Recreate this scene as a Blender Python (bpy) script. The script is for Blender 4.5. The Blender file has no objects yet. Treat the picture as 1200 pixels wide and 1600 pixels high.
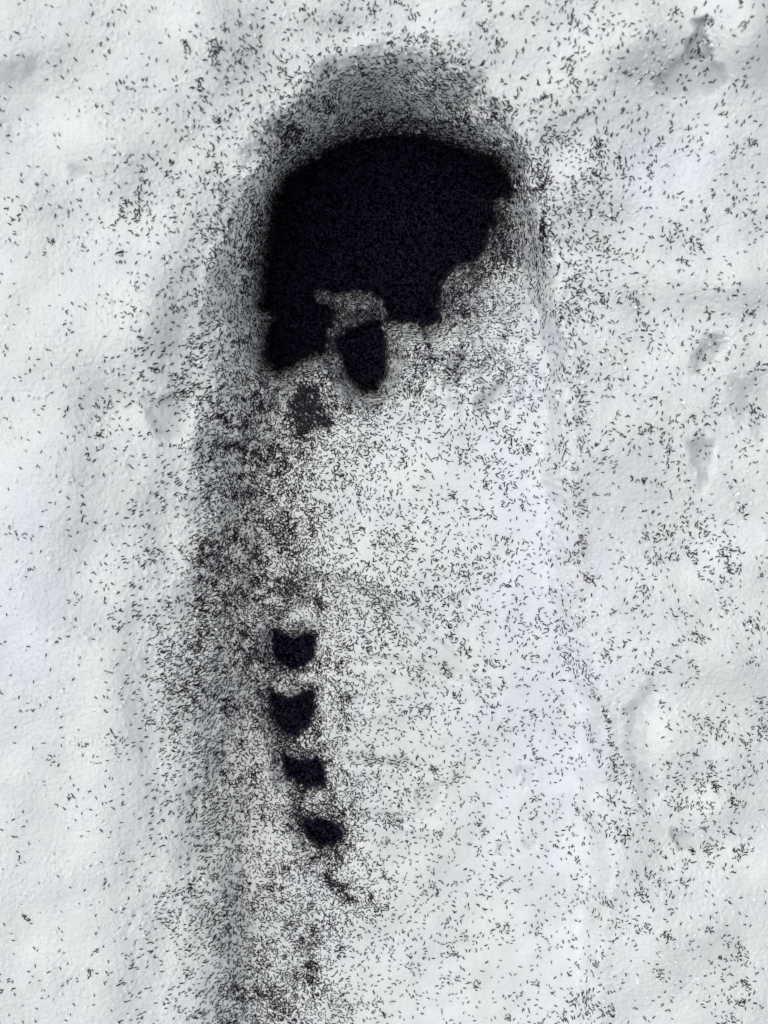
import bpy, math, random
import numpy as np
from mathutils import Matrix, Vector

random.seed(7)
rng = np.random.default_rng(11)
sc = bpy.context.scene

# ------------------------------------------------------------------ camera
H = 0.25                         # camera height above the open snow (m)
F = 1316.0                       # focal length in photo pixels (1600 high)
TILT = math.radians(-7.0)
CAM = np.array([0.0, -H * math.tan(TILT), H])
cam = bpy.data.cameras.new('camera')
cam.sensor_fit = 'VERTICAL'
cam.sensor_height = 36.0
cam.lens = 36.0 * F / 1600.0
cam.clip_start = 0.005
cam.clip_end = 50.0
cam.dof.use_dof = True
cam.dof.focus_distance = 0.268
cam.dof.aperture_fstop = 9.0
cam_ob = bpy.data.objects.new('camera', cam)
sc.collection.objects.link(cam_ob)
cam_ob.location = CAM
cam_ob.rotation_euler = (TILT, 0, 0)
sc.camera = cam_ob

# ------------------------------------------------------------------ light: soft overcast day, brighter from the upper left
SUN_EL, SUN_AZ = math.radians(60), math.radians(-58)      # azimuth from +Y, clockwise
w = bpy.data.worlds.new('World'); sc.world = w; w.use_nodes = True
nt = w.node_tree; nt.nodes.clear()
sky = nt.nodes.new('ShaderNodeTexSky'); sky.sky_type = 'NISHITA'; sky.sun_disc = False
sky.sun_elevation = SUN_EL; sky.sun_rotation = SUN_AZ % (2 * math.pi)
sky.air_density = 1.0; sky.dust_density = 4.0; sky.ozone_density = 1.0
hsv = nt.nodes.new('ShaderNodeHueSaturation'); hsv.inputs['Saturation'].default_value = 0.22
bg = nt.nodes.new('ShaderNodeBackground'); bg.inputs['Strength'].default_value = 0.115
wo = nt.nodes.new('ShaderNodeOutputWorld')
nt.links.new(sky.outputs[0], hsv.inputs['Color']); nt.links.new(hsv.outputs[0], bg.inputs[0])
nt.links.new(bg.outputs[0], wo.inputs[0])
sun = bpy.data.lights.new('sun', 'SUN'); sun.energy = 0.75; sun.angle = math.radians(100)
sun.color = (1.0, 0.985, 0.965)
sun_ob = bpy.data.objects.new('sun', sun); sc.collection.objects.link(sun_ob)
sd = Vector((math.sin(SUN_AZ) * math.cos(SUN_EL), math.cos(SUN_AZ) * math.cos(SUN_EL), math.sin(SUN_EL)))
sun_ob.rotation_euler = sd.to_track_quat('Z', 'Y').to_euler()
sun_ob.location = (0, 0, 1)
sc.view_settings.view_transform = 'Standard'
sc.view_settings.look = 'None'
sc.view_settings.gamma = 1
sc.view_settings.use_curve_mapping = False
sc.view_settings.exposure = 0.0

# ------------------------------------------------------------------ helpers
ct, st = math.cos(TILT), math.sin(TILT)
def world(u, v, z):
    """photo direction (u, v) met at height z -> real place in the snow"""
    dx = (u - 600.0) / F; dy = (800.0 - v) / F
    X = dx; Y = dy * ct + st; Zd = dy * st - ct
    t = (z - CAM[2]) / Zd
    return CAM[0] + X * t, CAM[1] + Y * t, z

def _h(ix, iy, seed):
    n = (ix.astype(np.int64) * 374761393 + iy.astype(np.int64) * 668265263 + seed * 1274126177) & 0xFFFFFFFF
    n = ((n ^ (n >> 13)) * 1274126177) & 0xFFFFFFFF
    return (n ^ (n >> 16)) & 0xFFFF
def noise(x, y, seed=0):
    x0 = np.floor(x); y0 = np.floor(y); fx = x - x0; fy = y - y0
    ux = fx * fx * fx * (fx * (fx * 6 - 15) + 10); uy = fy * fy * fy * (fy * (fy * 6 - 15) + 10)
    def g(ix, iy, ax, ay):
        a = _h(ix, iy, seed) * (2 * math.pi / 65536)
        return np.cos(a) * ax + np.sin(a) * ay
    a = g(x0, y0, fx, fy); b = g(x0 + 1, y0, fx - 1, fy)
    c = g(x0, y0 + 1, fx, fy - 1); d = g(x0 + 1, y0 + 1, fx - 1, fy - 1)
    return ((a + (b - a) * ux) * (1 - uy) + (c + (d - c) * ux) * uy) * 1.5
def fbm(x, y, seed=0, oc=4, gain=.5):
    s = 0; a = 1; 
    for i in range(oc):
        s = s + a * noise(x * 2 ** i, y * 2 ** i, seed + i * 17); a *= gain
    return s
def sstep(a, b, x):
    t = np.clip((x - a) / (b - a), 0, 1)
    return t * t * (3 - 2 * t)
def sdist(poly, u, v):
    """signed distance in photo pixels, negative inside"""
    P = np.array(poly, float); Q = np.roll(P, -1, axis=0)
    d = np.full(u.shape, 1e18); ins = np.zeros(u.shape, bool)
    for (x0, y0), (x1, y1) in zip(P, Q):
        ex, ey = x1 - x0, y1 - y0
        t = np.clip(((u - x0) * ex + (v - y0) * ey) / (ex * ex + ey * ey + 1e-9), 0, 1)
        d = np.minimum(d, (u - x0 - t * ex) ** 2 + (v - y0 - t * ey) ** 2)
        if y0 != y1:
            c = ((y0 <= v) & (v < y1)) | ((y1 <= v) & (v < y0))
            ins ^= c & (u < x0 + (v - y0) / (y1 - y0) * ex)
    d = np.sqrt(d)
    return np.where(ins, -d, d)
def gauss(u, v, x, y, rx, ry=None, ang=0):
    ry = ry or rx; a = math.radians(ang)
    dx, dy = u - x, v - y
    p = dx * math.cos(a) + dy * math.sin(a); q = -dx * math.sin(a) + dy * math.cos(a)
    return np.exp(-(p / rx) ** 2 - (q / ry) ** 2)

# ------------------------------------------------------------------ shapes read off the place
RIM = [(262, 2000), (266, 1600), (262, 1400), (262, 1200), (264, 1050), (270, 900), (280, 750), (296, 640), (308, 540), (326, 430),
       (350, 320), (380, 228), (434, 148), (508, 90), (600, 64), (685, 78), (752, 114), (800, 175), (838, 250), (858, 330), (872, 420),
       (886, 520), (893, 650), (898, 780), (908, 900), (925, 1000), (950, 1120), (958, 1300), (952, 1450), (942, 1600), (900, 2000), (600, 2120)]
TOE = [(413, 470), (418, 430), (424, 380), (430, 340), (437, 308), (455, 280), (485, 254), (520, 234), (560, 218), (610, 211), (660, 214),
       (705, 227), (745, 245), (772, 258), (786, 272), (793, 296), (790, 304), (774, 302), (766, 316), (772, 340), (764, 362), (750, 392),
       (738, 408), (716, 408), (700, 424), (688, 438), (683, 462), (681, 500), (668, 505), (648, 500), (634, 495), (622, 500), (606, 499),
       (604, 482), (597, 466), (584, 455), (560, 452), (540, 455), (520, 457), (506, 451), (494, 452), (489, 461), (496, 474), (512, 476),
       (521, 490), (518, 505), (512, 515), (512, 535), (506, 545), (488, 549), (478, 556), (462, 560), (445, 568), (434, 573), (424, 566),
       (418, 548), (422, 524), (424, 506), (436, 494), (424, 488), (410, 478)]
TONGUE = [(524, 532), (540, 520), (560, 510), (582, 504), (594, 502), (599, 525), (600, 560), (594, 588), (586, 606), (574, 610), (562, 604),
          (548, 588), (538, 565), (530, 545)]
PATCH = [(468, 602), (495, 600), (500, 625), (508, 645), (522, 664), (512, 672), (498, 660), (484, 664), (474, 686), (462, 680), (456, 655),
         (452, 630)]
LUG1 = [(428, 988), (440, 990), (456, 1000), (474, 992), (490, 992), (488, 1020), (478, 1036), (460, 1044), (445, 1040), (430, 1026)]
LUG2 = [(424, 1080), (434, 1087), (452, 1096), (470, 1086), (489, 1078), (488, 1110), (480, 1134), (470, 1138), (462, 1150), (450, 1146),
        (436, 1134), (426, 1112)]
LUG3 = [(444, 1178), (462, 1186), (480, 1190), (498, 1184), (505, 1206), (506, 1226), (492, 1230), (470, 1224), (450, 1212)]
LUG4 = [(474, 1276), (488, 1283), (508, 1282), (526, 1290), (534, 1304), (522, 1316), (504, 1320), (488, 1308), (478, 1294)]
#        outline, water level, softness of the shore in px, name, label
POOLS = [
    (TOE, -0.0495, 4, 'springtail_raft', 'huge blue-black raft of floating springtails filling the toe of the boot print'),
    (TONGUE, -0.0470, 3, 'springtail_raft', 'tongue-shaped black springtail raft just below the grey snow bridge'),
    (LUG1, -0.0230, 4, 'springtail_raft', 'topmost of the four small black rafts, shaped like a head with two pointed ears'),
    (LUG2, -0.0222, 6, 'springtail_raft', 'second of the four small black rafts, deep V notch in its top edge'),
    (LUG3, -0.0213, 4, 'springtail_raft', 'third of the four small black rafts, a slanting crisp-edged wedge'),
    (LUG4, -0.0205, 9, 'springtail_raft', 'lowest of the four small black rafts, ragged and smaller with blurred edges'),
]
# wet slush: outline, darkness 0..1, dip in metres, edge softness px
SLUSH = [
    ([(1086, 28), (1101, 28), (1102, 58), (1110, 72), (1113, 90), (1098, 93), (1080, 92), (1068, 86), (1078, 68), (1084, 50)], 1.0, .0025, 6),
    ([(1060, 92), (1080, 90), (1112, 92), (1128, 108), (1138, 130), (1122, 140), (1090, 150), (1040, 150), (1024, 140), (1032, 120), (1045, 100)], .50, .0025, 8),
    ([(1100, 540), (1112, 528), (1130, 532), (1130, 546), (1112, 552), (1104, 564), (1088, 580), (1084, 572)], .65, .005, 14),
    ([(1080, 695), (1100, 684), (1112, 700), (1108, 730), (1100, 750), (1096, 762), (1088, 735)], .55, .005, 12),
    ([(225, 625), (268, 618), (292, 635), (296, 680), (262, 690), (236, 660)], .42, .002, 12),
    ([(985, 1110), (1020, 1070), (1025, 1085), (1000, 1130), (1005, 1170), (1030, 1240), (1010, 1260), (985, 1200)], .28, .004, 14),
    ([(1052, 1300), (1082, 1304), (1086, 1322), (1060, 1328)], .40, .002, 5),
    ([(744, 640), (752, 612), (775, 596), (792, 598), (800, 612), (780, 620), (760, 640)], .45, .0015, 8),
    ([(700, 566), (718, 552), (738, 560), (726, 582), (712, 588)], .45, .0015, 7),
    ([(800, 470), (820, 466), (826, 482), (800, 492)], .35, .0015, 8),
    ([(1150, 600), (1195, 590), (1230, 640), (1190, 680), (1150, 640)], .30, .004, 22),
    ([(650, 1230), (690, 1225), (690, 1260), (655, 1265)], .16, .001, 4),
    ([(776, 1316), (798, 1314), (800, 1334), (778, 1336)], .22, .001, 4),
    ([(818, 1310), (838, 1312), (836, 1328), (818, 1326)], .16, .001, 4),
    ([(700, 932), (735, 938), (735, 950), (708, 948)], .16, .001, 6),
    ([(810, 1200), (836, 1196), (832, 1230), (820, 1232)], .18, .001, 5),
    ([(0, 110), (60, 100), (70, 180), (20, 200), (-40, 150)], .22, .002, 25),
    ([(112, 262), (130, 260), (138, 275), (118, 280)], .22, .001, 9),
]
# lumps and dips of the open snow (m):  x, y, rx, ry, angle, height
LUMPS = [
    (60, 40, 260, 200, 0, .004), (900, 20, 200, 120, 10, .006), (1170, 30, 60, 80, 0, .012), (1000, 60, 60, 50, -30, .006),
    (930, 130, 60, 70, 0, .003), (1130, 230, 70, 40, 20, .003), (960, 350, 70, 60, 0, -.004), (1010, 500, 90, 50, 0, -.004),
    (1150, 440, 90, 40, 0, .006), (1000, 680, 60, 70, 0, .003), (1060, 860, 80, 60, 0, -.003), (1150, 1020, 90, 60, 0, .007),
    (1050, 1160, 45, 70, 0, .005), (1130, 1200, 60, 60, 0, .004), (1120, 1270, 50, 30, 0, .005), (1140, 1450, 110, 80, 0, .003),
    (1030, 1480, 90, 90, 0, .005), (960, 1350, 60, 60, 0, .003), (140, 1200, 130, 300, 5, .004), (60, 700, 120, 260, 0, .005),
    (170, 250, 90, 60, 30, .004), (210, 520, 60, 120, 0, .003), (180, 640, 60, 40, 0, -.004), (330, 60, 60, 60, 0, .004),
    (400, 265, 26, 14, -50, .004), (300, 690, 14, 20, 0, .003), (640, 60, 120, 30, 8, .002), (540, 50, 60, 26, 0, -.004),
    (1060, 1000, 60, 60, 0, .003), (880, 230, 40, 40, 0, -.003), (970, 960, 40, 70, 0, .002),
]
BRIDGE = [(491, 455), (505, 452), (540, 456), (575, 452), (598, 466), (604, 500), (596, 498), (560, 506), (524, 528), (514, 545), (512, 515),
          (518, 492), (508, 476), (492, 470)]
SLOPE = [(684, 440), (705, 424), (735, 410), (752, 420), (765, 460), (745, 500), (700, 506), (682, 500)]

def base_height(u, v):
    wu = u + 9 * noise(u / 45, v / 45, 3) + 2.5 * noise(u / 9, v / 9, 4)
    wv = v + 9 * noise(u / 45, v / 45, 5) + 2.5 * noise(u / 9, v / 9, 6)
    d = -sdist(RIM, wu + 16 * noise(u / 130, v / 130, 7), wv + 10 * noise(u / 130, v / 130, 8))                                   # >0 inside the print
    # width of the wall: wide at the toe, a slope at the left, short at the right
    side = sstep(480, 760, u)
    toe = 1 - sstep(260, 560, v)
    wid = (1 - side) * 142 + side * 50
    wid = wid * (1 - toe) + toe * (146 - 74 * sstep(690, 830, u))
    floor = -0.0165 - .0045 * (1 - sstep(650, 950, v)) + 0.0045 * sstep(480, 900, u) - 0.0225 * (1 - sstep(400, 620, v)) + 0.001 * sstep(1300, 1700, v)
    floor = floor - .0035 * (1 - sstep(560, 680, v)) * (1 - sstep(600, 700, u))
    t = np.clip(d / wid, 0, 1)
    prof = (t ** 1.35) * (1 - .0) ; prof = prof * prof * (3 - 2 * prof) * .6 + (1 - (1 - prof) ** 1.6) * .4
    out = np.zeros_like(u)
    for x, y, rx, ry, a, h in LUMPS:
        out = out + h * gauss(u, v, x, y, rx, ry, a)
    out = out + .0024 * fbm(u / 190, v / 190, 20, 2) + .0003 * fbm(u / 60, v / 60, 24, 2)
    out = out - .0035 * sstep(120, 0, np.abs(np.minimum(d, 0))) ** 2 * (1 - side) * (.35 + .65 * sstep(200, 600, v))
    fade = 1 - sstep(1500, 4000, np.hypot(u - 600, v - 800))
    out = out * (.4 + .6 * fade)
    fl = floor + .0012 * fbm(u / 120, v / 120, 31, 3)
    # tread marks pressed in the floor
    for y0, k, x0, x1 in ((903, .0021, 480, 740), (1030, .0010, 560, 820), (1184, .0006, 510, 720), (1272, .0007, 540, 700), (1092, .0006, 520, 660)):
        fl = fl - .0015 * np.exp(-((v - y0 - k * (u - x0) ** 2) / 7.0) ** 2) * sstep(x0 - 10, x0 + 40, u) * sstep(x1, x1 - 80, u)
        fl = fl + .0008 * np.exp(-((v - y0 - 16 - k * (u - x0) ** 2) / 10.0) ** 2) * sstep(x0 - 10, x0 + 40, u) * sstep(x1, x1 - 80, u)
    fl = fl - .0016 * (gauss(u, v, 455, 960, 22, 12) + gauss(u, v, 478, 942, 14, 14))
    fl = fl + .0022 * (noise(u / 26, v / 26, 35) + .5 * noise(u / 12, v / 12, 36)) * sstep(680, 600, v) * sstep(420, 500, v) * sstep(380, 440, u)
    z = out * (1 - prof) + fl * prof
    # snow shelf edge on the left of the floor and a crack along the right wall
    z = z - .0022 * sstep(690, 700, v + .1 * (u - 330)) * (1 - sstep(700, 830, v)) * gauss(u, v, 350, 720, 55, 400)
    z = z + .0065 * np.where(sdist(BRIDGE, wu, wv) < 0, 1, 0) * sstep(0, 18, -sdist(BRIDGE, wu, wv))
    z = z - .0018 * np.exp(-((u - (822 + (v - 330) * .15)) / 4.0) ** 2) * sstep(300, 340, v) * (1 - sstep(440, 480, v))
    return z, d, t
def surface(u, v, fine=True):
    z, d, t = base_height(u, v)
    wu = u + 6 * noise(u / 20, v / 20, 41) + 2.5 * noise(u / 7, v / 7, 42)
    wv = v + 6 * noise(u / 20, v / 20, 43) + 2.5 * noise(u / 7, v / 7, 44)
    wet = np.zeros_like(u)
    for poly, dark, dip, soft in SLUSH:
        x0, y0 = np.min(poly, 0) - 60; x1, y1 = np.max(poly, 0) + 60
        m = (u > x0) & (u < x1) & (v > y0) & (v < y1)
        if m.any():
            s = sstep(soft, -soft, sdist(poly, wu[m], wv[m]))
            wet[m] = np.maximum(wet[m], dark * s); z[m] -= dip * s
    # pits that hold the meltwater
    pit = np.full(u.shape, 1e3)
    wu2 = u + 3.5 * noise(u / 11, v / 11, 51) + 1.2 * noise(u / 4, v / 4, 52)
    wv2 = v + 3.5 * noise(u / 11, v / 11, 53) + 1.2 * noise(u / 4, v / 4, 54)
    for poly, lvl, soft, nm, lb in POOLS:
        x0, y0 = np.min(poly, 0) - 60; x1, y1 = np.max(poly, 0) + 60
        m = (u > x0) & (u < x1) & (v > y0) & (v < y1)
        if not m.any(): continue
        s = sdist(poly, wu2[m], wv2[m])
        pit[m] = np.minimum(pit[m], s)
        zz = z[m]
        a = sstep(34, 0, s)                                     # shore comes down to just above the water
        zz = np.where(s > 0, np.maximum(zz * (1 - a) + (lvl + .0008) * a, np.minimum(zz, lvl + .0008)), zz)
        bnd = sstep(soft * .6, -soft, s)
        z[m] = zz * (1 - bnd) + (lvl - .004) * bnd
    if fine:
        # corn snow grain: coarse on the open snow, fine on the trodden floor
        k = 1 - .75 * np.clip(t, 0, 1)
        patch = sstep(-.25, .45, fbm(u / 70, v / 70, 60, 2))
        rimg = np.exp(-((d - 6) / 26.) ** 2)
        g = (.25 + .75 * patch + .8 * rimg) * k * (1 - .85 * np.clip(wet * 1.6, 0, 1))
        n1 = noise(u / 5.2, v / 5.2, 61); n2 = noise(u / 9.5, v / 9.5, 62)
        z = z + g * (.00016 * n1 + .00012 * n2 + .00010 * noise(u / 22, v / 22, 63))
        z = z + .00010 * noise(u / 6, v / 6, 64)
    return z, d, t, wet, pit

# ------------------------------------------------------------------ materials
def mat(name):
    m = bpy.data.materials.new(name); m.use_nodes = True
    n = m.node_tree; return m, n, n.nodes['Principled BSDF']
def snow_material():
    m, n, b = mat('snow')
    L = n.links.new
    tc = n.nodes.new('ShaderNodeTexCoord')
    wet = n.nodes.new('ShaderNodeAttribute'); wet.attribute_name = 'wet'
    tint = n.nodes.new('ShaderNodeAttribute'); tint.attribute_name = 'ice_tint'
    dirt_shade = n.nodes.new('ShaderNodeAttribute'); dirt_shade.attribute_name = 'dirt_shade'
    big = n.nodes.new('ShaderNodeTexNoise'); big.inputs['Scale'].default_value = 60; big.inputs['Detail'].default_value = 5
    L(tc.outputs['Object'], big.inputs['Vector'])
    r = n.nodes.new('ShaderNodeValToRGB'); L(big.outputs['Fac'], r.inputs[0])
    r.color_ramp.elements[0].position = .3; r.color_ramp.elements[0].color = (.80, .835, .83, 1)
    r.color_ramp.elements[1].position = .7; r.color_ramp.elements[1].color = (.87, .905, .895, 1)
    def mix(fac, a, col):
        x = n.nodes.new('ShaderNodeMix'); x.data_type = 'RGBA'
        L(fac, x.inputs['Factor']); L(a, x.inputs['A']); x.inputs['B'].default_value = col
        return x.outputs['Result']
    c = mix(tint.outputs['Fac'], r.outputs[0], (.80, .82, .93, 1))
    c = mix(dirt_shade.outputs['Fac'], c, (.60, .59, .565, 1))
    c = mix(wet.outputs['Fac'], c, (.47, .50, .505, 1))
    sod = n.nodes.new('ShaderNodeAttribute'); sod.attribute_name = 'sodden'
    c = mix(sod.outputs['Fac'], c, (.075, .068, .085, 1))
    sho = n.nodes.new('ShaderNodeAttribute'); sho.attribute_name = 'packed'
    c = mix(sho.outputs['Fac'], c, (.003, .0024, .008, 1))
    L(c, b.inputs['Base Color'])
    rr = n.nodes.new('ShaderNodeMapRange'); L(wet.outputs['Fac'], rr.inputs[0])
    rr.inputs['To Min'].default_value = .62; rr.inputs['To Max'].default_value = .38
    L(rr.outputs[0], b.inputs['Roughness'])
    b.inputs['Specular IOR Level'].default_value = .35
    b.inputs['Subsurface Weight'].default_value = .35
    b.inputs['Subsurface Radius'].default_value = (1.0, 1.0, 1.0)
    b.inputs['Subsurface Scale'].default_value = .0022
    v1 = n.nodes.new('ShaderNodeTexVoronoi'); v1.inputs['Scale'].default_value = 1100
    v2 = n.nodes.new('ShaderNodeTexVoronoi'); v2.inputs['Scale'].default_value = 560
    nz = n.nodes.new('ShaderNodeTexNoise'); nz.inputs['Scale'].default_value = 1900; nz.inputs['Detail'].default_value = 3
    for x in (v1, v2, nz): L(tc.outputs['Object'], x.inputs['Vector'])
    def math_(op, a, bb):
        x = n.nodes.new('ShaderNodeMath'); x.operation = op
        for i, q in enumerate((a, bb)):
            if isinstance(q, (int, float)): x.inputs[i].default_value = q
            else: L(q, x.inputs[i])
        return x.outputs[0]
    gr = n.nodes.new('ShaderNodeAttribute'); gr.attribute_name = 'grain'
    hh = math_('ADD', math_('MULTIPLY', v1.outputs['Distance'], -.6), math_('MULTIPLY', v2.outputs['Distance'], -.8))
    hh = math_('ADD', hh, math_('MULTIPLY', nz.outputs['Fac'], .35))
    bm = n.nodes.new('ShaderNodeBump'); bm.inputs['Distance'].default_value = .0005
    L(hh, bm.inputs['Height'])
    L(math_('MULTIPLY', gr.outputs['Fac'], .55), bm.inputs['Strength'])
    L(bm.outputs[0], b.inputs['Normal'])
    return m
SNOW = snow_material()
def bug_material():
    m, n, b = mat('springtail_cuticle')
    L = n.links.new
    oi = n.nodes.new('ShaderNodeObjectInfo')
    r = n.nodes.new('ShaderNodeValToRGB'); L(oi.outputs['Random'], r.inputs[0])
    r.color_ramp.elements[0].color = (.005, .004, .009, 1); r.color_ramp.elements[1].color = (.055, .050, .056, 1)
    e = r.color_ramp.elements.new(.75); e.color = (.017, .0135, .021, 1)
    L(r.outputs[0], b.inputs['Base Color'])
    b.inputs['Roughness'].default_value = .55; b.inputs['Specular IOR Level'].default_value = .15
    return m
BUG = bug_material()
BUG_WET = BUG.copy(); BUG_WET.name = 'wet_springtail_cuticle'
for e_, c_ in zip([n_ for n_ in BUG_WET.node_tree.nodes if n_.type == 'VALTORGB'][0].color_ramp.elements, ((.005, .002, .014, 1), (.013, .0075, .030, 1), (.050, .040, .085, 1))): e_.color = c_
def raft_material():
    m, n, b = mat('packed_springtails')
    L = n.links.new
    tc = n.nodes.new('ShaderNodeTexCoord')
    nz = n.nodes.new('ShaderNodeTexNoise'); nz.inputs['Scale'].default_value = 900; nz.inputs['Detail'].default_value = 3
    L(tc.outputs['Object'], nz.inputs['Vector'])
    r = n.nodes.new('ShaderNodeValToRGB'); L(nz.outputs['Fac'], r.inputs[0])
    r.color_ramp.elements[0].position = .4; r.color_ramp.elements[0].color = (.0004, .0003, .0018, 1)
    r.color_ramp.elements[1].position = .7; r.color_ramp.elements[1].color = (.0012, .001, .0035, 1)
    L(r.outputs[0], b.inputs['Base Color'])
    b.inputs['Roughness'].default_value = .7; b.inputs['Specular IOR Level'].default_value = 0.0
    bp = n.nodes.new('ShaderNodeBump'); bp.inputs['Distance'].default_value = .0004; bp.inputs['Strength'].default_value = .8
    L(nz.outputs['Fac'], bp.inputs['Height']); L(bp.outputs[0], b.inputs['Normal'])
    return m
RAFT = raft_material()
def grain_material():
    m, n, b = mat('ice_grain')
    b.inputs['Base Color'].default_value = (.93, .95, .96, 1)
    b.inputs['Roughness'].default_value = .12
    b.inputs['IOR'].default_value = 1.31
    return m
GRAIN = grain_material()

def grid_mesh(name, us, vs, z_of, material):
    U, V = np.meshgrid(us, vs)
    res = z_of(U, V); Z = res[0]
    X, Y, Z = world(U, V, Z)
    co = np.stack([X, Y, Z], -1).reshape(-1, 3).astype(np.float32)
    nx, ny = len(us), len(vs)
    i = np.arange(nx * ny).reshape(ny, nx)
    q = np.stack([i[:-1, :-1], i[1:, :-1], i[1:, 1:], i[:-1, 1:]], -1).reshape(-1, 4)
    me = bpy.data.meshes.new(name)
    me.vertices.add(len(co)); me.vertices.foreach_set('co', co.ravel())
    me.loops.add(q.size); me.loops.foreach_set('vertex_index', q.ravel().astype(np.int32))
    me.polygons.add(len(q)); me.polygons.foreach_set('loop_start', np.arange(0, q.size, 4, dtype=np.int32))
    me.polygons.foreach_set('use_smooth', np.ones(len(q), bool))
    me.update(calc_edges=True)
    me.materials.append(material)
    return me, U, V, res

# ------------------------------------------------------------------ the snow, one sheet: fine where the print is, coarse far out
STEP = 1.8
def axis(lo, hi):
    mid = np.arange(lo, hi + .1, STEP)
    out = []; s = STEP; p = 0
    while p < 5200: s *= 1.17; p += s; out.append(p)
    out = np.array(out)
    return np.concatenate([(lo - out)[::-1], mid, hi + out])
us, vs = axis(-40, 1240), axis(-50, 1650)
us = us[np.abs(us - 600) < 4200]; vs = vs[np.abs(vs - 800) < 4200]
me, U, V, (Z, D, T, WET, PIT) = grid_mesh('snow_ground', us, vs, surface, SNOW)
def put(name, a):
    at = me.attributes.new(name, 'FLOAT', 'POINT'); at.data.foreach_set('value', a.astype(np.float32).ravel())
pit_soak_shade = np.exp(-np.maximum(PIT, 0) / 55.) * (V < 760) * sstep(-.5, .5, fbm(U / 40, V / 40, 71, 3))  # meltwater-soaked snow; on the toe wall it also paints in shade
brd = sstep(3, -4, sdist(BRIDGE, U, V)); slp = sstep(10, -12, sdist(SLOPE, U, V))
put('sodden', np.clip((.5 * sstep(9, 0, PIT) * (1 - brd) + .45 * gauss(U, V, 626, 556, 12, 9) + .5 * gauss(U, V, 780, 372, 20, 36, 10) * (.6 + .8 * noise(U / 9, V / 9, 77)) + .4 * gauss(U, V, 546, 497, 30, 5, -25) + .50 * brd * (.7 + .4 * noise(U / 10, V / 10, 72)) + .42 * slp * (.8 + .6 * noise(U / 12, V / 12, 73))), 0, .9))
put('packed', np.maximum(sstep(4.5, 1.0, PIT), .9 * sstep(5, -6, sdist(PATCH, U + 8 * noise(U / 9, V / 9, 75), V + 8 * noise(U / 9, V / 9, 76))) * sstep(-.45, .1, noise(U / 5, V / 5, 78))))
put('wet', np.clip(WET + .60 * pit_soak_shade * (.35 + .65 * sstep(400, 470, V)) + .3 * gauss(U, V, 455, 962, 14, 9) + .35 * gauss(U, V, 476, 945, 10, 12) + .22 * gauss(U, V, 346, 1050, 12, 40)
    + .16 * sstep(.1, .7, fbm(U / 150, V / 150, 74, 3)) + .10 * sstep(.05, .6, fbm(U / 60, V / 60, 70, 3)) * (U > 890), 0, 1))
put('ice_tint', np.clip(.55 * gauss(U, V, 850, 950, 130, 480, -4) + .5 * gauss(U, V, 40, 950, 90, 200) + .5 * gauss(U, V, 1020, 270, 130, 90)
    + .25 * fbm(U / 90, V / 90, 80, 2), 0, 1))
put('dirt_shade', np.clip(.18 * gauss(U, V, 600, 1150, 150, 300) + .42 * gauss(U, V, 390, 850, 60, 130) + .35 * gauss(U, V, 400, 600, 60, 100) + .3 * gauss(U, V, 905, 850, 22, 120)
    + .42 * gauss(U, V, 380, 1200, 85, 380), 0, .75))  # beige soiling, plus the left wall's shade painted down the floor
put('grain', np.clip(1.0 - .75 * T, 0.2, 1) * (1 - .8 * np.clip(WET * 1.5, 0, 1)))
snow = bpy.data.objects.new('snow_ground', me); sc.collection.objects.link(snow)
snow['kind'] = 'structure'
snow['label'] = 'old granular snow with one deep boot print'

# ------------------------------------------------------------------ springtail shapes
def springtail_mesh(name, bend):
    """adult springtail about 1.1 mm long lying along X, feet at z = 0"""
    verts, faces = [], []
    def ring(x, y, z, ry, rz, ang=0, n=7):
        ry *= 1.22; rz *= 1.15
        i0 = len(verts)
        for k in range(n):
            a = 2 * math.pi * k / n
            oy = math.cos(a) * ry
            verts.append((x - math.sin(ang) * oy, y + math.cos(ang) * oy, z + math.sin(a) * rz))
        return list(range(i0, i0 + n))
    L = .00098
    prof = [(-.50, .012), (-.47, .05), (-.36, .105), (-.22, .130), (-.08, .125), (.06, .115), (.18, .098), (.27, .072), (.31, .085),
            (.40, .100), (.47, .078), (.50, .03)]
    prev = None
    for t, r in prof:
        a = bend * t
        x = L * t * math.cos(a * .5); y = L * bend * t * t * .9
        rg = ring(x, y, L * (.13 + .015 * math.cos(t * 6)), L * r, L * r * .92, a * 1.6)
        if prev:
            n = len(rg)
            for k in range(n): faces.append((prev[k], prev[(k + 1) % n], rg[(k + 1) % n], rg[k]))
        else: faces.append(tuple(reversed(rg)))
        prev = rg
    faces.append(tuple(prev))
    def rod(p, q, r):
        p, q = Vector(p) * L, Vector(q) * L; d = (q - p).normalized()
        s = d.cross(Vector((0, 0, 1)));
        s = s.normalized() if s.length > 1e-3 else Vector((0, 1, 0))
        t = d.cross(s); i0 = len(verts)
        for c, rr in ((p, r), (q, r * .5)):
            for k in range(3):
                a = 2 * math.pi * k / 3
                verts.append(tuple(c + (s * math.cos(a) + t * math.sin(a)) * rr * L))
        for k in range(3): faces.append((i0 + k, i0 + (k + 1) % 3, i0 + 3 + (k + 1) % 3, i0 + 3 + k))
    for sy in (-1, 1):
        for x in (.02, .13, .24):
            rod((x, sy * .08, .10), (x + (x - .12) * .5, sy * .21, 0), .014)
        y0 = bend * .22
        rod((.47, y0 + sy * .04, .16), (.57, y0 + sy * .10 + bend * .1, .17), .015)      # antennae
        rod((-.38, bend * .13 + sy * .03, .05), (-.52, bend * .25 + sy * .05, .02), .014)  # the two prongs of the spring
    me = bpy.data.meshes.new(name)
    me.from_pydata([tuple(v) for v in verts], [], faces); me.update()
    me.polygons.foreach_set('use_smooth', np.ones(len(me.polygons), bool))
    me.materials.append(BUG)
    return me
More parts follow.
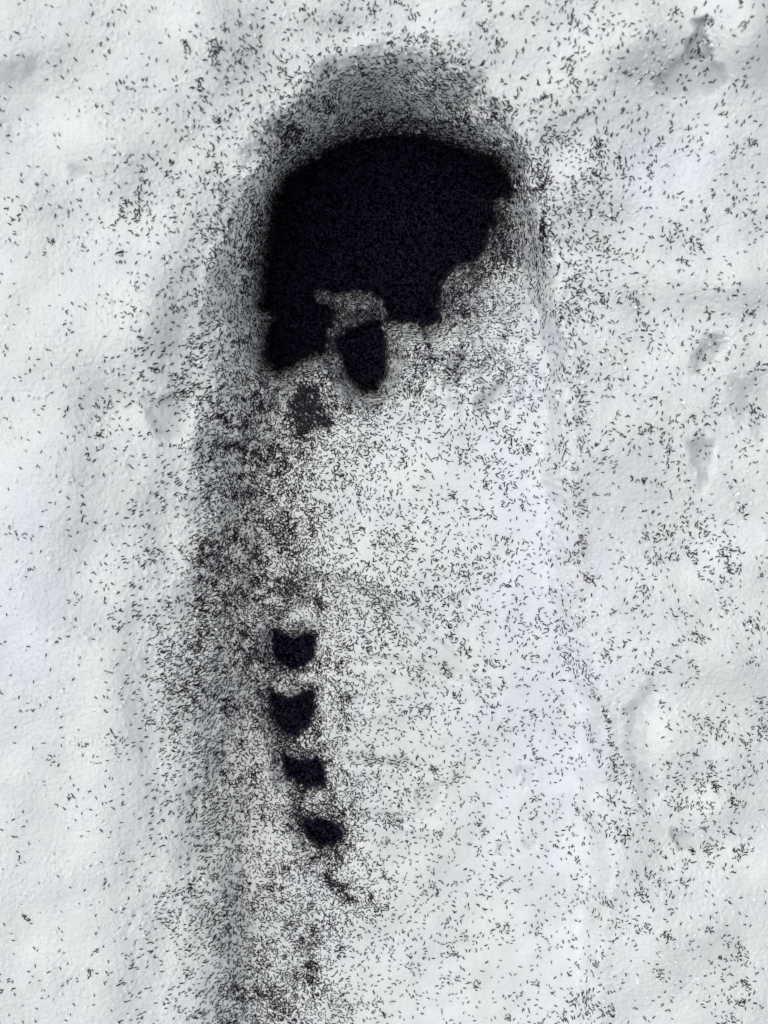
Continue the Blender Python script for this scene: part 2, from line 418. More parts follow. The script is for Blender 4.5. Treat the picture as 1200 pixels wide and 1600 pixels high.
BUG_MESH = [springtail_mesh('springtail', 0.0), springtail_mesh('springtail', .38), springtail_mesh('springtail', -.38)]

# ------------------------------------------------------------------ where the springtails are
ROWS = """111112233344322324433334
111222344444554324433332
111132344566666434333332
211223445777777644434422
110223446899877755433322
112233357999999764543222
212343457999999764543333
222334568999999875433422
111234568999999765543232
101234568999987655543333
101233568998777655443333
111344567777776655443332
113445667777655554333333
112344677766555554433333
012234667765545544323322
011134677655544543323322
011233677755554434224442
001234777755555545334442
011345777866555544333332
011345777766544455333433
111346778865544454433332
111346778765444444323211
112346678865444434222344
112345667765444334332343
112334667775544333433444
112234666775543344443433
111233566675443444333442
011134566676444433344222
111235666666444433344331
111145566765444433343232
211134567754444333422343
121134577765433344533242""".split()
GRID = np.array([[int(c) for c in r] for r in ROWS], float)
assert GRID.shape == (32, 24)
def sample_grid(u, v):
    x = np.clip(u / 50 - .5, 0, 22.999); y = np.clip(v / 50 - .5, 0, 30.999)
    ix, iy = x.astype(int), y.astype(int); fx, fy = x - ix, y - iy
    fx = fx * fx * (3 - 2 * fx); fy = fy * fy * (3 - 2 * fy)
    return (GRID[iy, ix] * (1 - fx) + GRID[iy, ix + 1] * fx) * (1 - fy) + (GRID[iy + 1, ix] * (1 - fx) + GRID[iy + 1, ix + 1] * fx) * fy
# beyond the frame the swarm thins out in the same way
CELL = 4.0
cu, cv = np.meshgrid(np.arange(-160, 1360, CELL) + CELL / 2, np.arange(-160, 1760, CELL) + CELL / 2)
lev = sample_grid(cu + 12 * noise(cu / 60, cv / 60, 90), cv + 12 * noise(cu / 60, cv / 60, 91))
lev = np.minimum(lev, 7.3)
dens = .00062 * 2.0 ** lev
n1 = fbm(cu / 46, cv / 46, 92, 2); n2 = noise(cu / 15, cv / 15, 94); n3 = noise(cu / 8, cv / 8, 95)
low = 1 - sstep(4.5, 7.5, lev)
dens = dens * np.exp((.55 + .35 * low) * n1 + (.5 + .55 * low) * n2 + (.3 + .5 * low) * n3) * (.85 + 1.15 * sstep(4.2, 6.5, lev))
for poly, lvl, soft, nm, lb in POOLS:
    s = sdist(poly, cu, cv)
    big = poly is TOE
    reach = 12.0 if big else 5.5
    lowedge = np.maximum(sstep(470, 430, cv), .55) if big else 1.0
    if poly is TONGUE: lowedge, reach = .3, 5
    if not big and poly is not TONGUE: lowedge = .7
    if poly is LUG4: reach = 9
    dens = np.where(s > -6, dens + .62 * lowedge * np.exp(-np.maximum(s, 0) / reach), dens)
def blob(x, y, rx, ry, a, k):
    global dens
    dens = dens + k * gauss(cu, cv, x, y, rx, ry, a) * np.exp(.8 * n2)
blob(720, 1250, 150, 260, 0, .0035); blob(400, 800, 75, 170, 0, .035); blob(385, 640, 60, 90, 0, .03); blob(400, 1000, 45, 60, 0, .025); blob(480, 600, 110, 50, 0, .02); blob(400, 1480, 90, 120, 0, .018)
blob(782, 375, 20, 40, 10, .30); blob(850, 380, 5, 80, 0, .10); blob(838, 270, 6, 50, -25, .06); blob(735, 440, 30, 24, -25, .12); blob(700, 470, 16, 34, 0, .16); blob(626, 556, 12, 10, 0, .10)
blob(708, 495, 20, 12, 0, .06); blob(545, 480, 48, 26, 5, .10); blob(518, 535, 10, 40, 10, .18); blob(605, 520, 8, 60, 0, .10)
blob(480, 580, 40, 12, 0, .07); blob(455, 915, 26, 14, 0, .10); blob(475, 935, 22, 14, 20, .06); blob(400, 710, 40, 14, 0, .03)
blob(330, 890, 20, 30, 0, .05); blob(340, 700, 40, 10, 0, .04); blob(395, 1090, 30, 50, 0, .03); blob(545, 1090, 40, 30, 0, .035)
blob(525, 1385, 32, 9, 40, .10); blob(445, 1170, 16, 30, 0, .08); blob(465, 1255, 14, 30, 0, .07); blob(500, 1340, 22, 14, 0, .08)
blob(850, 300, 20, 40, 0, .03); blob(400, 420, 16, 60, 0, .10); blob(408, 350, 14, 40, 0, .08); blob(625, 600, 40, 20, 0, .02)
blob(420, 1560, 60, 20, 0, .03); blob(505, 1490, 26, 40, 0, .025); blob(640, 60, 40, 14, 0, .012)
for x, y, r in ((250, 645, 22), (455, 960, 12), (475, 958, 14), (1092, 62, 18), (700, 715, 26), (720, 760, 26), (360, 800, 10), (790, 1010, 24)):
    dens = dens * (1 - .65 * gauss(cu, cv, x, y, r))
s = sdist(PATCH, cu + 5 * n3, cv + 5 * n3)
dens += .30 * sstep(4, -5, s) * (.55 + .45 * sstep(-.3, .2, n2)) + .06 * np.exp(-np.abs(s) / 9)
occ = np.zeros_like(dens, bool)
for poly, *_ in POOLS: occ |= sdist(poly, cu, cv) < 2.5
dens[occ] = 0
lam = np.clip(dens, 0, .8) * CELL * CELL
cnt = rng.poisson(lam)
rep = np.repeat(np.arange(cnt.size), cnt.ravel())
pu = cu.ravel()[rep] + rng.uniform(-CELL / 2, CELL / 2, len(rep))
pv = cv.ravel()[rep] + rng.uniform(-CELL / 2, CELL / 2, len(rep))
# clusters and files of springtails that stand out: x0 y0 x1 y1 width count
STROKES = [
    (213, 298, 218, 320, 3, 26), (216, 320, 212, 350, 3, 26), (224, 322, 236, 330, 4, 10), (198, 314, 200, 318, 5, 14), (190, 332, 194, 338, 5, 16),
    (217, 268, 232, 260, 4, 12), (258, 270, 270, 276, 4, 14), (222, 278, 226, 282, 4, 10), (184, 392, 196, 398, 5, 18), (80, 375, 82, 382, 4, 10),
    (266, 585, 272, 600, 5, 24), (272, 600, 284, 612, 6, 14), (155, 635, 186, 640, 9, 26), (150, 670, 162, 682, 6, 14), (134, 700, 142, 722, 4, 9),
    (245, 768, 258, 800, 5, 24), (225, 860, 250, 870, 8, 24), (180, 980, 186, 984, 3, 9), (205, 955, 215, 962, 5, 12), (225, 1122, 250, 1140, 5, 22),
    (225, 1055, 235, 1065, 4, 12), (253, 1170, 256, 1172, 3, 8), (258, 1208, 275, 1220, 5, 16), (345, 1170, 350, 1190, 4, 12), (290, 1230, 302, 1246, 4, 12),
    (255, 1402, 300, 1390, 6, 34), (245, 1425, 270, 1440, 7, 22), (325, 1480, 345, 1475, 5, 26), (345, 1548, 360, 1565, 6, 34), (290, 1588, 305, 1590, 5, 14),
    (265, 1450, 268, 1460, 5, 8), (160, 12, 270, 15, 6, 8), (285, 66, 296, 70, 4, 12), (330, 60, 336, 80, 5, 18), (350, 40, 354, 50, 4, 9),
    (335, 90, 340, 100, 4, 14), (370, 90, 378, 100, 5, 16), (305, 122, 325, 160, 6, 26), (333, 180, 350, 200, 5, 20), (650, 60, 680, 66, 9, 24),
    (645, 62, 672, 52, 6, 16), (575, 12, 592, 16, 5, 14), (628, 22, 650, 24, 6, 14), (895, 15, 905, 45, 5, 22), (890, 95, 893, 130, 4, 16),
    (850, 210, 880, 225, 10, 34), (945, 205, 930, 240, 9, 60), (930, 245, 940, 290, 11, 80), (960, 245, 975, 268, 8, 36), (1010, 250, 1020, 275, 6, 26),
    (885, 280, 905, 330, 11, 34), (925, 370, 955, 400, 14, 50), (1080, 372, 1092, 386, 7, 30), (1045, 365, 1060, 372, 6, 14), (1145, 230, 1160, 238, 8, 14),
    (890, 440, 915, 460, 8, 26), (940, 462, 950, 478, 5, 26), (990, 468, 1000, 476, 4, 16), (920, 488, 935, 510, 9, 26), (1000, 505, 1012, 512, 5, 16),
    (1165, 480, 1175, 492, 6, 20), (1105, 480, 1112, 500, 4, 14), (1090, 545, 1102, 565, 5, 14), (1175, 635, 1190, 650, 10, 40), (1115, 620, 1118, 640, 5, 12),
    (1010, 665, 1040, 680, 5, 28), (1035, 680, 1050, 720, 7, 38), (1000, 670, 1005, 680, 4, 8), (930, 720, 960, 722, 7, 22), (985, 745, 1005, 755, 5, 12),
    (902, 590, 912, 640, 9, 50), (900, 650, 912, 665, 8, 30), (878, 690, 884, 705, 4, 18), (905, 685, 915, 705, 6, 16), (896, 725, 905, 760, 5, 20),
    (905, 780, 912, 810, 7, 34), (908, 835, 910, 860, 6, 34), (895, 870, 905, 878, 5, 18), (915, 895, 932, 912, 7, 36), (1080, 800, 1120, 850, 22, 70),
    (1020, 835, 1050, 830, 8, 26), (1010, 865, 1040, 878, 10, 28), (1075, 862, 1085, 872, 4, 16), (1120, 860, 1148, 870, 10, 50), (1135, 880, 1148, 895, 6, 20),
    (995, 915, 1015, 930, 8, 20), (1080, 990, 1098, 1000, 8, 38), (1020, 1030, 1042, 1048, 8, 24), (1000, 1046, 1018, 1052, 7, 16), (1165, 975, 1190, 980, 8, 18),
    (868, 975, 890, 990, 12, 34), (880, 1010, 892, 1045, 9, 60), (905, 1040, 930, 1062, 10, 70), (925, 1078, 938, 1095, 5, 34), (945, 1105, 950, 1132, 4, 44),
    (948, 1135, 956, 1168, 4, 24), (915, 1130, 935, 1180, 6, 40), (950, 1190, 975, 1210, 12, 50), (1030, 1185, 1048, 1200, 3, 14), (1055, 1205, 1062, 1225, 5, 16),
    (1110, 1190, 1114, 1212, 4, 30), (1112, 1212, 1122, 1236, 4, 34), (1100, 1218, 1094, 1236, 4, 16), (1095, 1130, 1130, 1150, 12, 40), (1180, 1095, 1195, 1100, 7, 24),
    (1188, 1130, 1198, 1145, 6, 20), (1160, 1150, 1170, 1165, 8, 18), (1048, 1262, 1075, 1256, 8, 52), (1140, 1252, 1160, 1258, 8, 34), (1085, 1258, 1105, 1262, 5, 18),
    (1100, 1330, 1116, 1322, 6, 30), (1106, 1345, 1110, 1352, 4, 12), (1148, 1335, 1170, 1325, 8, 44), (1065, 1375, 1072, 1382, 6, 18), (1020, 1372, 1035, 1376, 6, 20),
    (995, 1395, 1010, 1398, 6, 24), (940, 1405, 955, 1415, 8, 30), (925, 1425, 932, 1432, 4, 10), (960, 1440, 975, 1450, 6, 22), (1000, 1452, 1012, 1456, 4, 12),
    (1040, 1458, 1052, 1470, 6, 28), (1130, 1470, 1155, 1472, 5, 18), (1155, 1480, 1168, 1515, 5, 30), (1165, 1530, 1172, 1550, 6, 34), (1145, 1565, 1165, 1570, 8, 44),
    (1135, 1590, 1160, 1592, 6, 24), (925, 1495, 930, 1508, 4, 22), (895, 1565, 925, 1560, 8, 40), (875, 1585, 885, 1592, 5, 26), (945, 1578, 955, 1585, 6, 30),
    (950, 1300, 985, 1310, 14, 60), (1028, 1520, 1035, 1528, 4, 14), (950, 1240, 962, 1250, 8, 20), (965, 1220, 985, 1230, 5, 12),
    (555, 905, 640, 935, 6, 90), (640, 935, 690, 965, 6, 60), (690, 965, 722, 1015, 7, 60), (590, 930, 608, 968, 7, 80), (610, 980, 640, 1015, 8, 60),
    (715, 1010, 735, 1018, 5, 30), (690, 1035, 700, 1055, 5, 40), (755, 1030, 790, 1040, 6, 44), (710, 1085, 718, 1095, 4, 24), (640, 1040, 655, 1060, 8, 30),
    (560, 1185, 640, 1192, 5, 80), (640, 1192, 690, 1205, 6, 40), (550, 1272, 630, 1290, 6, 90), (745, 1285, 748, 1290, 4, 14), (640, 1110, 665, 1125, 14, 60),
    (500, 1372, 562, 1412, 7, 170), (520, 1375, 545, 1392, 6, 90), (672, 1378, 682, 1386, 4, 20), (785, 1446, 795, 1452, 5, 22), (635, 1510, 650, 1516, 5, 26),
    (790, 1590, 800, 1592, 4, 22), (836, 1450, 842, 1460, 5, 14), (740, 1538, 750, 1542, 4, 12), (825, 1105, 835, 1120, 5, 20), (832, 1155, 838, 1195, 5, 26),
    (822, 330, 840, 400, 2, 190), (838, 400, 842, 470, 2, 170), (800, 200, 822, 260, 4, 90), (846, 300, 858, 400, 3, 120), (874, 478, 877, 506, 3, 34), (815, 300, 830, 340, 5, 50), (845, 350, 850, 420, 3, 60),
    (430, 925, 480, 905, 7, 110), (490, 905, 500, 950, 4, 60), (330, 692, 395, 702, 6, 130), (335, 870, 345, 900, 7, 90), (425, 665, 440, 690, 6, 40),
    (345, 980, 400, 990, 5, 60), (300, 1080, 312, 1100, 9, 60), (560, 780, 570, 800, 6, 26), (620, 845, 640, 850, 6, 24), (700, 770, 718, 785, 5, 26),
    (815, 785, 825, 790, 5, 16), (560, 640, 575, 660, 8, 30), (735, 595, 750, 600, 5, 20), (590, 1010, 600, 1020, 10, 30), (812, 705, 830, 700, 7, 40),
]
au, av = [pu], [pv]
for x0, y0, x1, y1, wd, n in STROKES:
    if y0 > 300 and 350 < x0 < 600: n = int(n * 1.3)
    t = rng.random(n)
    n = int(n * .8); t = t[:n]
    au.append(x0 + (x1 - x0) * t + rng.normal(0, wd * .75, n)); av.append(y0 + (y1 - y0) * t + rng.normal(0, wd * .75, n))
# small random bunches, as seen everywhere
nb = 520
bu = rng.uniform(0, 1200, nb); bv = rng.uniform(0, 1600, nb)
for x, y in zip(bu, bv):
    l = float(sample_grid(np.array([x]), np.array([y]))[0])
    if l > 6.6 or random.random() > (l + 1) / 7: continue
    n = random.randint(3, 9 if l < 3 else 14); a = random.uniform(0, math.pi); ln = random.uniform(2, 14); wd = random.uniform(2, 5)
    t = rng.uniform(-1, 1, n)
    au.append(x + math.cos(a) * ln * t + rng.normal(0, wd, n)); av.append(y + math.sin(a) * ln * t + rng.normal(0, wd, n))
pu, pv = np.concatenate(au), np.concatenate(av)
order = rng.permutation(len(pu)); pu, pv = pu[order], pv[order]

# on the packed rafts
ru, rv, rk = [], [], []
for k, (poly, lvl, soft, nm, lb) in enumerate(POOLS):
    (x0, y0), (x1, y1) = np.min(poly, 0) - 9, np.max(poly, 0) + 9
    n = int((x1 - x0) * (y1 - y0) * (.17 if k else .16))
    a = rng.uniform(x0, x1, n); b = rng.uniform(y0, y1, n)
    s = sdist(poly, a, b); thin = 1.0
    keep = (s < rng.uniform(2, 8, n)) & (rng.random(n) < thin + (1 - thin) * (noise(a / 9, b / 9, 101) > 0))
    ru.append(a[keep]); rv.append(b[keep]); rk.append(np.full(keep.sum(), k))
ru, rv, rk = np.concatenate(ru), np.concatenate(rv), np.concatenate(rk)

def thin_out(x, y, r):
    """drop points that lie closer than r to one already kept"""
    cells = {}; keep = np.zeros(len(x), bool)
    for i in range(len(x)):
        ri = r[i]; cx, cy = int(x[i] // 4), int(y[i] // 4); ok = True
        for a in (cx - 1, cx, cx + 1):
            for b in (cy - 1, cy, cy + 1):
                for j in cells.get((a, b), ()):
                    if (x[i] - x[j]) ** 2 + (y[i] - y[j]) ** 2 < ri * ri: ok = False; break
                if not ok: break
            if not ok: break
        if ok: keep[i] = True; cells.setdefault((cx, cy), []).append(i)
    return keep
dloc = dens[np.clip(((pv + 160) / CELL).astype(int), 0, dens.shape[0] - 1), np.clip(((pu + 160) / CELL).astype(int), 0, dens.shape[1] - 1)]
k = thin_out(pu, pv, rng.uniform(1.6, 3.0, len(pu)) * (1 - .72 * sstep(.08, .25, dloc)))
pu, pv = pu[k], pv[k]

def place(u, v, z=None):
    """positions, normals and headings of springtails standing on the snow"""
    if z is None:
        e = 2.5
        z0 = surface(u, v)[0]
        for poly, lvl, *_r in POOLS:
            z0 = np.where(sdist(poly, u, v) < 7, np.maximum(z0, lvl + .0003), z0)
        P = np.stack(world(u, v, z0), -1)
        A = np.stack(world(u + e, v, surface(u + e, v, False)[0]), -1) - np.stack(world(u - e, v, surface(u - e, v, False)[0]), -1)
        B = np.stack(world(u, v - e, surface(u, v - e, False)[0]), -1) - np.stack(world(u, v + e, surface(u, v + e, False)[0]), -1)
        N = np.cross(A, B); N /= np.linalg.norm(N, axis=1)[:, None]
        N = np.where(N[:, 2:3] < .25, N + np.array([0, 0, .4]), N); N /= np.linalg.norm(N, axis=1)[:, None]
    else:
        P = np.stack(world(u, v, z), -1); N = np.tile(np.array([0, 0, 1.]), (len(u), 1)) + rng.normal(0, .12, (len(u), 3))
        N /= np.linalg.norm(N, axis=1)[:, None]
    # headings: anyhow, but towards the corners more of them line up with the slope towards the print
    rad = np.arctan2(800 - v, u - 600); bias = .75 * sstep(450, 900, np.hypot(u - 600, v - 700))
    h = rng.uniform(0, 2 * math.pi, len(u))
    loc = noise(u / 40, v / 40, 120) * 3 + 2.2
    h = np.where(rng.random(len(u)) < .30, loc + rng.normal(0, .5, len(u)) + math.pi * (rng.random(len(u)) < .5), h)
    h = np.where((rng.random(len(u)) < .7) & (u < 350) & (v > 500) & (u > 180), math.radians(24) + rng.normal(0, .32, len(u)), h)
    h = np.where(rng.random(len(u)) < bias * (v < 450), rad + rng.normal(0, .4, len(u)), h)
    Xa = np.stack([np.cos(h), np.sin(h), np.zeros_like(h)], -1)
    Xa -= N * (Xa * N).sum(1)[:, None]; Xa /= np.linalg.norm(Xa, axis=1)[:, None]
    Ya = np.cross(N, Xa)
    ry = np.arcsin(np.clip(-Xa[:, 2], -1, 1)); rx = np.arctan2(Ya[:, 2], N[:, 2]); rz = np.arctan2(Xa[:, 1], Xa[:, 0])
    return P, N, np.stack([rx, ry, rz], -1), h
P, N, R, HD = place(pu, pv)
dense_here = sstep(5.5, 7.5, sample_grid(pu, pv))
S = np.clip(rng.normal(1.0, .15, len(pu)), .55, 1.4) * (1.06 - .17 * dense_here)
S = np.where(rng.random(len(pu)) < .05, S * .55, S)
P = P + N * (-.00006 + .00006 * rng.random(len(pu)))[:, None]
KIND = rng.choice([0, 0, 0, 0, 1, 2], len(pu))

# ------------------------------------------------------------------ the 300 that show largest: things of their own
dist = np.linalg.norm(P - CAM, axis=1)
size = S / dist
inside = (pu > 6) & (pu < 1194) & (pv > 6) & (pv < 1594)
flat = N[:, 2] > .75
cand = np.argsort(-np.where(inside & flat, size, 0))[:300]
MARKS = [(1092, 62, 'the dark grey triangular hollow'), (1090, 130, 'the pale slush beside the triangular hollow'),
         (215, 322, 'the black smeared streak left of the toe'), (268, 592, 'the clump left of the print waist'),
         (940, 250, 'the crowded band right of the toe'), (1086, 378, 'the tight clump at upper right'),
         (1112, 545, 'the rounded grey dimple at right'), (1096, 725, 'the wedge-shaped grey dimple at right'),
         (250, 650, 'the smooth square grey patch'), (1115, 840, 'the loose crowd at right'),
         (1090, 995, 'the small knot at mid right'), (1005, 1130, 'the narrow grey furrow at right'),
         (1118, 1212, 'the branching dark streak at right'), (1060, 1260, 'the oval clump at lower right'),
         (1075, 1312, 'the smooth grey patch at lower right'), (1165, 1500, 'the curved row in the bottom-right corner'),
         (640, 85, 'the top of the toe rim'), (665, 62, 'the dark clump above the toe rim'), (450, 30, 'the top edge, left of centre'),
         (900, 40, 'the file by the top edge'), (810, 150, 'the upper right shoulder of the toe'),
         (410, 270, 'the sparkling crumbs on the rim'), (60, 60, 'the clean top-left corner'), (60, 130, 'the pale slush at upper left'),
         (290, 68, 'the small knot at upper left'), (190, 395, 'the lower knot at upper left'), (120, 270, 'the faint grey smudge'),
         (50, 560, 'the bare left edge'), (170, 640, 'the group left of the square patch'), (30, 850, 'the middle of the left edge'),
         (240, 865, 'the sprinkling left of the print middle'), (60, 1100, 'the bare lower left snow'), (200, 1300, 'the blank bank at lower left'),
         (280, 1410, 'the clump on the lower left bank'), (60, 1500, 'the bottom-left corner'), (340, 1000, 'the left wall of the print'),
         (905, 850, 'the grubby strip along the rim'), (925, 1060, 'the right rim near the middle'), (960, 1440, 'the right rim low down'),
         (1160, 120, 'the top-right corner snow'), (1040, 860, 'the arc of springtails at right'), (700, 900, 'the trodden middle floor')]
def heading_word(h):
    a = math.degrees(h) % 180
    return ('level', 'tilted right', 'upright', 'tilted left')[int(((a + 22.5) % 180) // 45)]
labels = {}; used = set()
med = np.median(S[cand])
for i in cand:
    u, v = pu[i], pv[i]
    opts = []
    for q, x, y, t in sorted(((u - x) ** 2 + (v - y) ** 2, x, y, t) for x, y, t in MARKS)[:4]:
        dx, dy = u - x, v - y; r = math.hypot(dx, dy)
        if r < 14: rel = 'at'
        elif abs(dx) > 2.2 * abs(dy): rel = 'right of' if dx > 0 else 'left of'
        elif abs(dy) > 2.2 * abs(dx): rel = 'below' if dy > 0 else 'above'
        else: rel = ('lower ' if dy > 0 else 'upper ') + ('right of' if dx > 0 else 'left of')
        far = 'close ' if 14 <= r < 40 else ('far ' if r > 85 else '')
        opts.append((('bent ' if KIND[i] else 'straight ') + 'black springtail ' + heading_word(HD[i]) + ', ' + far + rel + ' ' + t))
    opts += [o_.replace(' black', ' small black' if S[i] < med else ' large black', 1) for o_ in opts]
    opts = [o_ for o_ in opts if len(o_.split()) <= 16]
    lab = next((o_ for o_ in opts if o_ not in used), opts[0])
    used.add(lab); labels[int(i)] = lab
for i in cand:
    i = int(i)
    o = bpy.data.objects.new('springtail', BUG_MESH[KIND[i]]); sc.collection.objects.link(o)
    o.location = P[i]; o.rotation_euler = R[i]; o.scale = (S[i],) * 3
    o['label'] = labels[i]; o['category'] = 'springtail'; o['group'] = 'springtails scattered over the snow'
rest = np.ones(len(pu), bool); rest[cand] = False

# ------------------------------------------------------------------ the countless rest, instanced by geometry nodes
sources = []
for kk in range(3):
    o = next(o for o in sc.objects if o.data is BUG_MESH[kk])
    sources.append(o)
def swarm_tree(sources, seed_name):
    g = bpy.data.node_groups.new(seed_name, 'GeometryNodeTree')
    g.interface.new_socket('Geometry', in_out='INPUT', socket_type='NodeSocketGeometry')
    g.interface.new_socket('Geometry', in_out='OUTPUT', socket_type='NodeSocketGeometry')
    N_ = g.nodes.new; Lk = g.links.new
    gi, go = N_('NodeGroupInput'), N_('NodeGroupOutput')
    gti = N_('GeometryNodeGeometryToInstance')
    for o in sources:
        oi = N_('GeometryNodeObjectInfo'); oi.transform_space = 'ORIGINAL'; oi.inputs['As Instance'].default_value = True
        oi.inputs['Object'].default_value = o
        Lk(oi.outputs['Geometry'], gti.inputs[0])
    def attr(nm, tp):
        a = N_('GeometryNodeInputNamedAttribute'); a.data_type = tp; a.inputs['Name'].default_value = nm
        return a.outputs['Attribute']
    sep = N_('GeometryNodeSeparateGeometry'); sep.domain = 'POINT'
    Lk(gi.outputs[0], sep.inputs['Geometry'])
    cmp = N_('FunctionNodeCompare'); cmp.data_type = 'FLOAT'; cmp.operation = 'GREATER_THAN'; cmp.inputs[1].default_value = 0.0
    Lk(attr('size', 'FLOAT'), cmp.inputs[0]); Lk(cmp.outputs[0], sep.inputs['Selection'])
    inst = N_('GeometryNodeInstanceOnPoints')
    Lk(sep.outputs['Selection'], inst.inputs['Points'])
    # the sources as separately pickable instances
    j = N_('GeometryNodeJoinGeometry')
    g.nodes.remove(gti)
    for nd in [n for n in g.nodes if n.bl_idname == 'GeometryNodeObjectInfo']:
        Lk(nd.outputs['Geometry'], j.inputs[0])
    Lk(j.outputs[0], inst.inputs['Instance'])
    inst.inputs['Pick Instance'].default_value = True
    Lk(attr('which', 'INT'), inst.inputs['Instance Index'])
    Lk(attr('turn', 'FLOAT_VECTOR'), inst.inputs['Rotation'])
    Lk(attr('size', 'FLOAT'), inst.inputs['Scale'])
    jj = N_('GeometryNodeJoinGeometry')
    Lk(sep.outputs['Inverted'], jj.inputs[0]); Lk(inst.outputs[0], jj.inputs[0])
    Lk(jj.outputs[0], go.inputs[0])
    return g
def add_swarm(me, n0, P, R, S, K):
    """append loose points to a mesh and give them the instance attributes"""
    n = len(P); me.vertices.add(n)
    co = np.empty((n0 + n) * 3, np.float32); me.vertices.foreach_get('co', co); co[n0 * 3:] = P.astype(np.float32).ravel()
    me.vertices.foreach_set('co', co)
    a = me.attributes.new('size', 'FLOAT', 'POINT'); a.data.foreach_set('value', np.concatenate([np.zeros(n0), S]).astype(np.float32))
    a = me.attributes.new('which', 'INT', 'POINT'); a.data.foreach_set('value', np.concatenate([np.zeros(n0), K]).astype(np.int32))
    a = me.attributes.new('turn', 'FLOAT_VECTOR', 'POINT')
    a.data.foreach_set('vector', np.concatenate([np.zeros((n0, 3)), R]).astype(np.float32).ravel())
    me.update()
TREE = swarm_tree(sources, 'swarm')
TREE_WET = swarm_tree(sources, 'wet_swarm')
gN, gL = TREE_WET.nodes, TREE_WET.links
inst_ = [n_ for n_ in gN if n_.bl_idname == 'GeometryNodeInstanceOnPoints'][0]
for oi_ in [n_ for n_ in gN if n_.bl_idname == 'GeometryNodeObjectInfo']:
    to = oi_.outputs['Geometry'].links[0].to_socket
    oi_.inputs['As Instance'].default_value = False
    smn = gN.new('GeometryNodeSetMaterial'); smn.inputs['Material'].default_value = BUG_WET
    g2i = gN.new('GeometryNodeGeometryToInstance')
    gL.new(oi_.outputs['Geometry'], smn.inputs['Geometry']); gL.new(smn.outputs[0], g2i.inputs[0]); gL.new(g2i.outputs[0], to)
me2 = bpy.data.meshes.new('springtail_swarm')
add_swarm(me2, 0, P[rest], R[rest], S[rest], KIND[rest])
o = bpy.data.objects.new('springtail_swarm', me2); sc.collection.objects.link(o)
md = o.modifiers.new('swarm', 'NODES'); md.node_group = TREE
o['kind'] = 'stuff'; o['label'] = 'countless tiny black springtails crowding the snow in and around the boot print'; o['category'] = 'springtail swarm'

# ------------------------------------------------------------------ rafts: packed springtails floating on the meltwater
for k, (poly, lvl, soft, nm, lb) in enumerate(POOLS):
    (x0, y0), (x1, y1) = np.min(poly, 0) - 14, np.max(poly, 0) + 14
    s_ = 3.0 if k == 0 else 1.8
    def zf(u, v, lvl=lvl):
        return (lvl + .0004 * noise(u / 14, v / 14, 140) + .0003 * noise(u / 5, v / 5, 141),)
    me3, uu, vv, _ = grid_mesh(nm, np.arange(x0, x1, s_), np.arange(y0, y1, s_), zf, RAFT)
    dd = sdist(poly, uu, vv)
    # keep only the faces under or near the outline
    import bmesh
    bm = bmesh.new(); bm.from_mesh(me3); bm.verts.ensure_lookup_table()
    far = (dd > 7).ravel()
    bmesh.ops.delete(bm, geom=[bm.verts[i] for i in np.nonzero(far)[0]], context='VERTS')
    bm.to_mesh(me3); bm.free()
    n0 = len(me3.vertices)
    m = rk == k
    zz = lvl + .0004 * noise(ru[m] / 14, rv[m] / 14, 140) + .0003 * noise(ru[m] / 5, rv[m] / 5, 141) + .00002
    zz = np.maximum(zz, np.where(sdist(poly, ru[m], rv[m]) > -3, surface(ru[m], rv[m])[0], -1) + .00005)
    Pm, Nm, Rm, Hm = place(ru[m], rv[m], zz)
    Sm = np.clip(rng.normal(.82, .13, m.sum()), .5, 1.2)
    add_swarm(me3, n0, Pm, Rm, Sm, rng.choice([0, 0, 1, 2], m.sum()))
    o = bpy.data.objects.new(nm, me3); sc.collection.objects.link(o)
    md = o.modifiers.new('swarm', 'NODES'); md.node_group = TREE_WET
    o['kind'] = 'stuff'; o['label'] = lb; o['category'] = 'springtail raft'

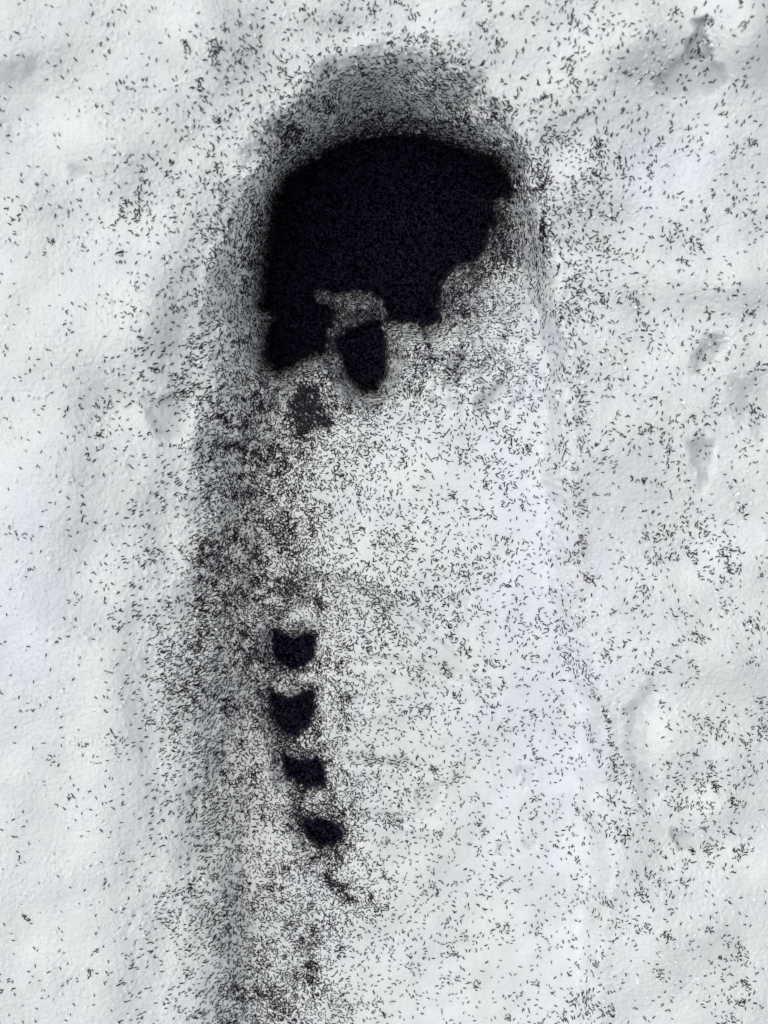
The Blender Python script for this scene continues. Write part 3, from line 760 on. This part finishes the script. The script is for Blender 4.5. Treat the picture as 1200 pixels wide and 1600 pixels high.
# ------------------------------------------------------------------ loose ice grains on the crust
def grain_mesh():
    import bmesh
    bm = bmesh.new(); bmesh.ops.create_icosphere(bm, subdivisions=1, radius=.00042)
    r = random.Random(3)
    for v in bm.verts: v.co *= r.uniform(.7, 1.2); v.co.z *= .75
    me = bpy.data.meshes.new('ice_grain'); bm.to_mesh(me); bm.free(); me.materials.append(GRAIN); return me
gm = grain_mesh()
n = 26000
gu = rng.uniform(-60, 1260, n); gv = rng.uniform(-60, 1660, n)
gz, gd, gt, gw, gp = surface(gu, gv)
wgt = .10 + .9 * sstep(.0, .5, fbm(gu / 70, gv / 70, 60, 2)) + 1.3 * np.exp(-((gd - 6) / 22.) ** 2)
wgt *= (1 - .97 * sstep(.25, .7, gt)) * (gw < .1) * (gp > 12)
keep = rng.random(n) < wgt * .7
cl = []
for x, y, r, c in ((402, 268, 13, 90), (1108, 62, 10, 50), (395, 285, 9, 60), (415, 255, 8, 40), (295, 685, 14, 70),
                   (1010, 95, 25, 120), (1130, 535, 12, 40), (318, 560, 10, 40), (492, 456, 1, 2), (915, 950, 14, 50), (640, 140, 20, 30)):
    cl.append(np.stack([rng.normal(x, r, c), rng.normal(y, r, c)], -1))
cl = np.concatenate(cl)
gu = np.concatenate([gu[keep], cl[:, 0]]); gv = np.concatenate([gv[keep], cl[:, 1]])
gz, _, _, _, gp = surface(gu, gv)
for k, (poly, lvl, *_r) in enumerate(POOLS):
    gz = np.where(sdist(poly, gu, gv) < 2, np.maximum(gz, lvl + .0003), gz)
gP = np.stack(world(gu, gv, gz + .00005), -1)
gme = bpy.data.meshes.new('ice_grains')
add_swarm(gme, 0, gP, rng.uniform(0, 6.28, (len(gu), 3)), np.clip(rng.lognormal(-.25, .35, len(gu)), .3, 2.0), np.zeros(len(gu), int))
first = bpy.data.objects.new('ice_grain', gm); sc.collection.objects.link(first)
fx, fy, fz = world(np.array([1113.]), np.array([70.]), surface(np.array([1113.]), np.array([70.]))[0])
first.location = (fx[0], fy[0], fz[0]); first.scale = (1.8,) * 3
first['label'] = 'glinting ice grain at the right edge of the dark triangular slush hollow'; first['category'] = 'ice grain'
og = bpy.data.objects.new('ice_grains', gme); sc.collection.objects.link(og)
md = og.modifiers.new('grains', 'NODES'); md.node_group = swarm_tree([first], 'grains')
og['kind'] = 'stuff'; og['label'] = 'loose glassy grains of old snow strewn over the crust'; og['category'] = 'ice grains'

sc.render.engine = 'CYCLES'
sc.cycles.max_bounces = 8; sc.cycles.diffuse_bounces = 5
print('springtails', len(pu), 'on rafts', len(ru), 'grains', len(gu))
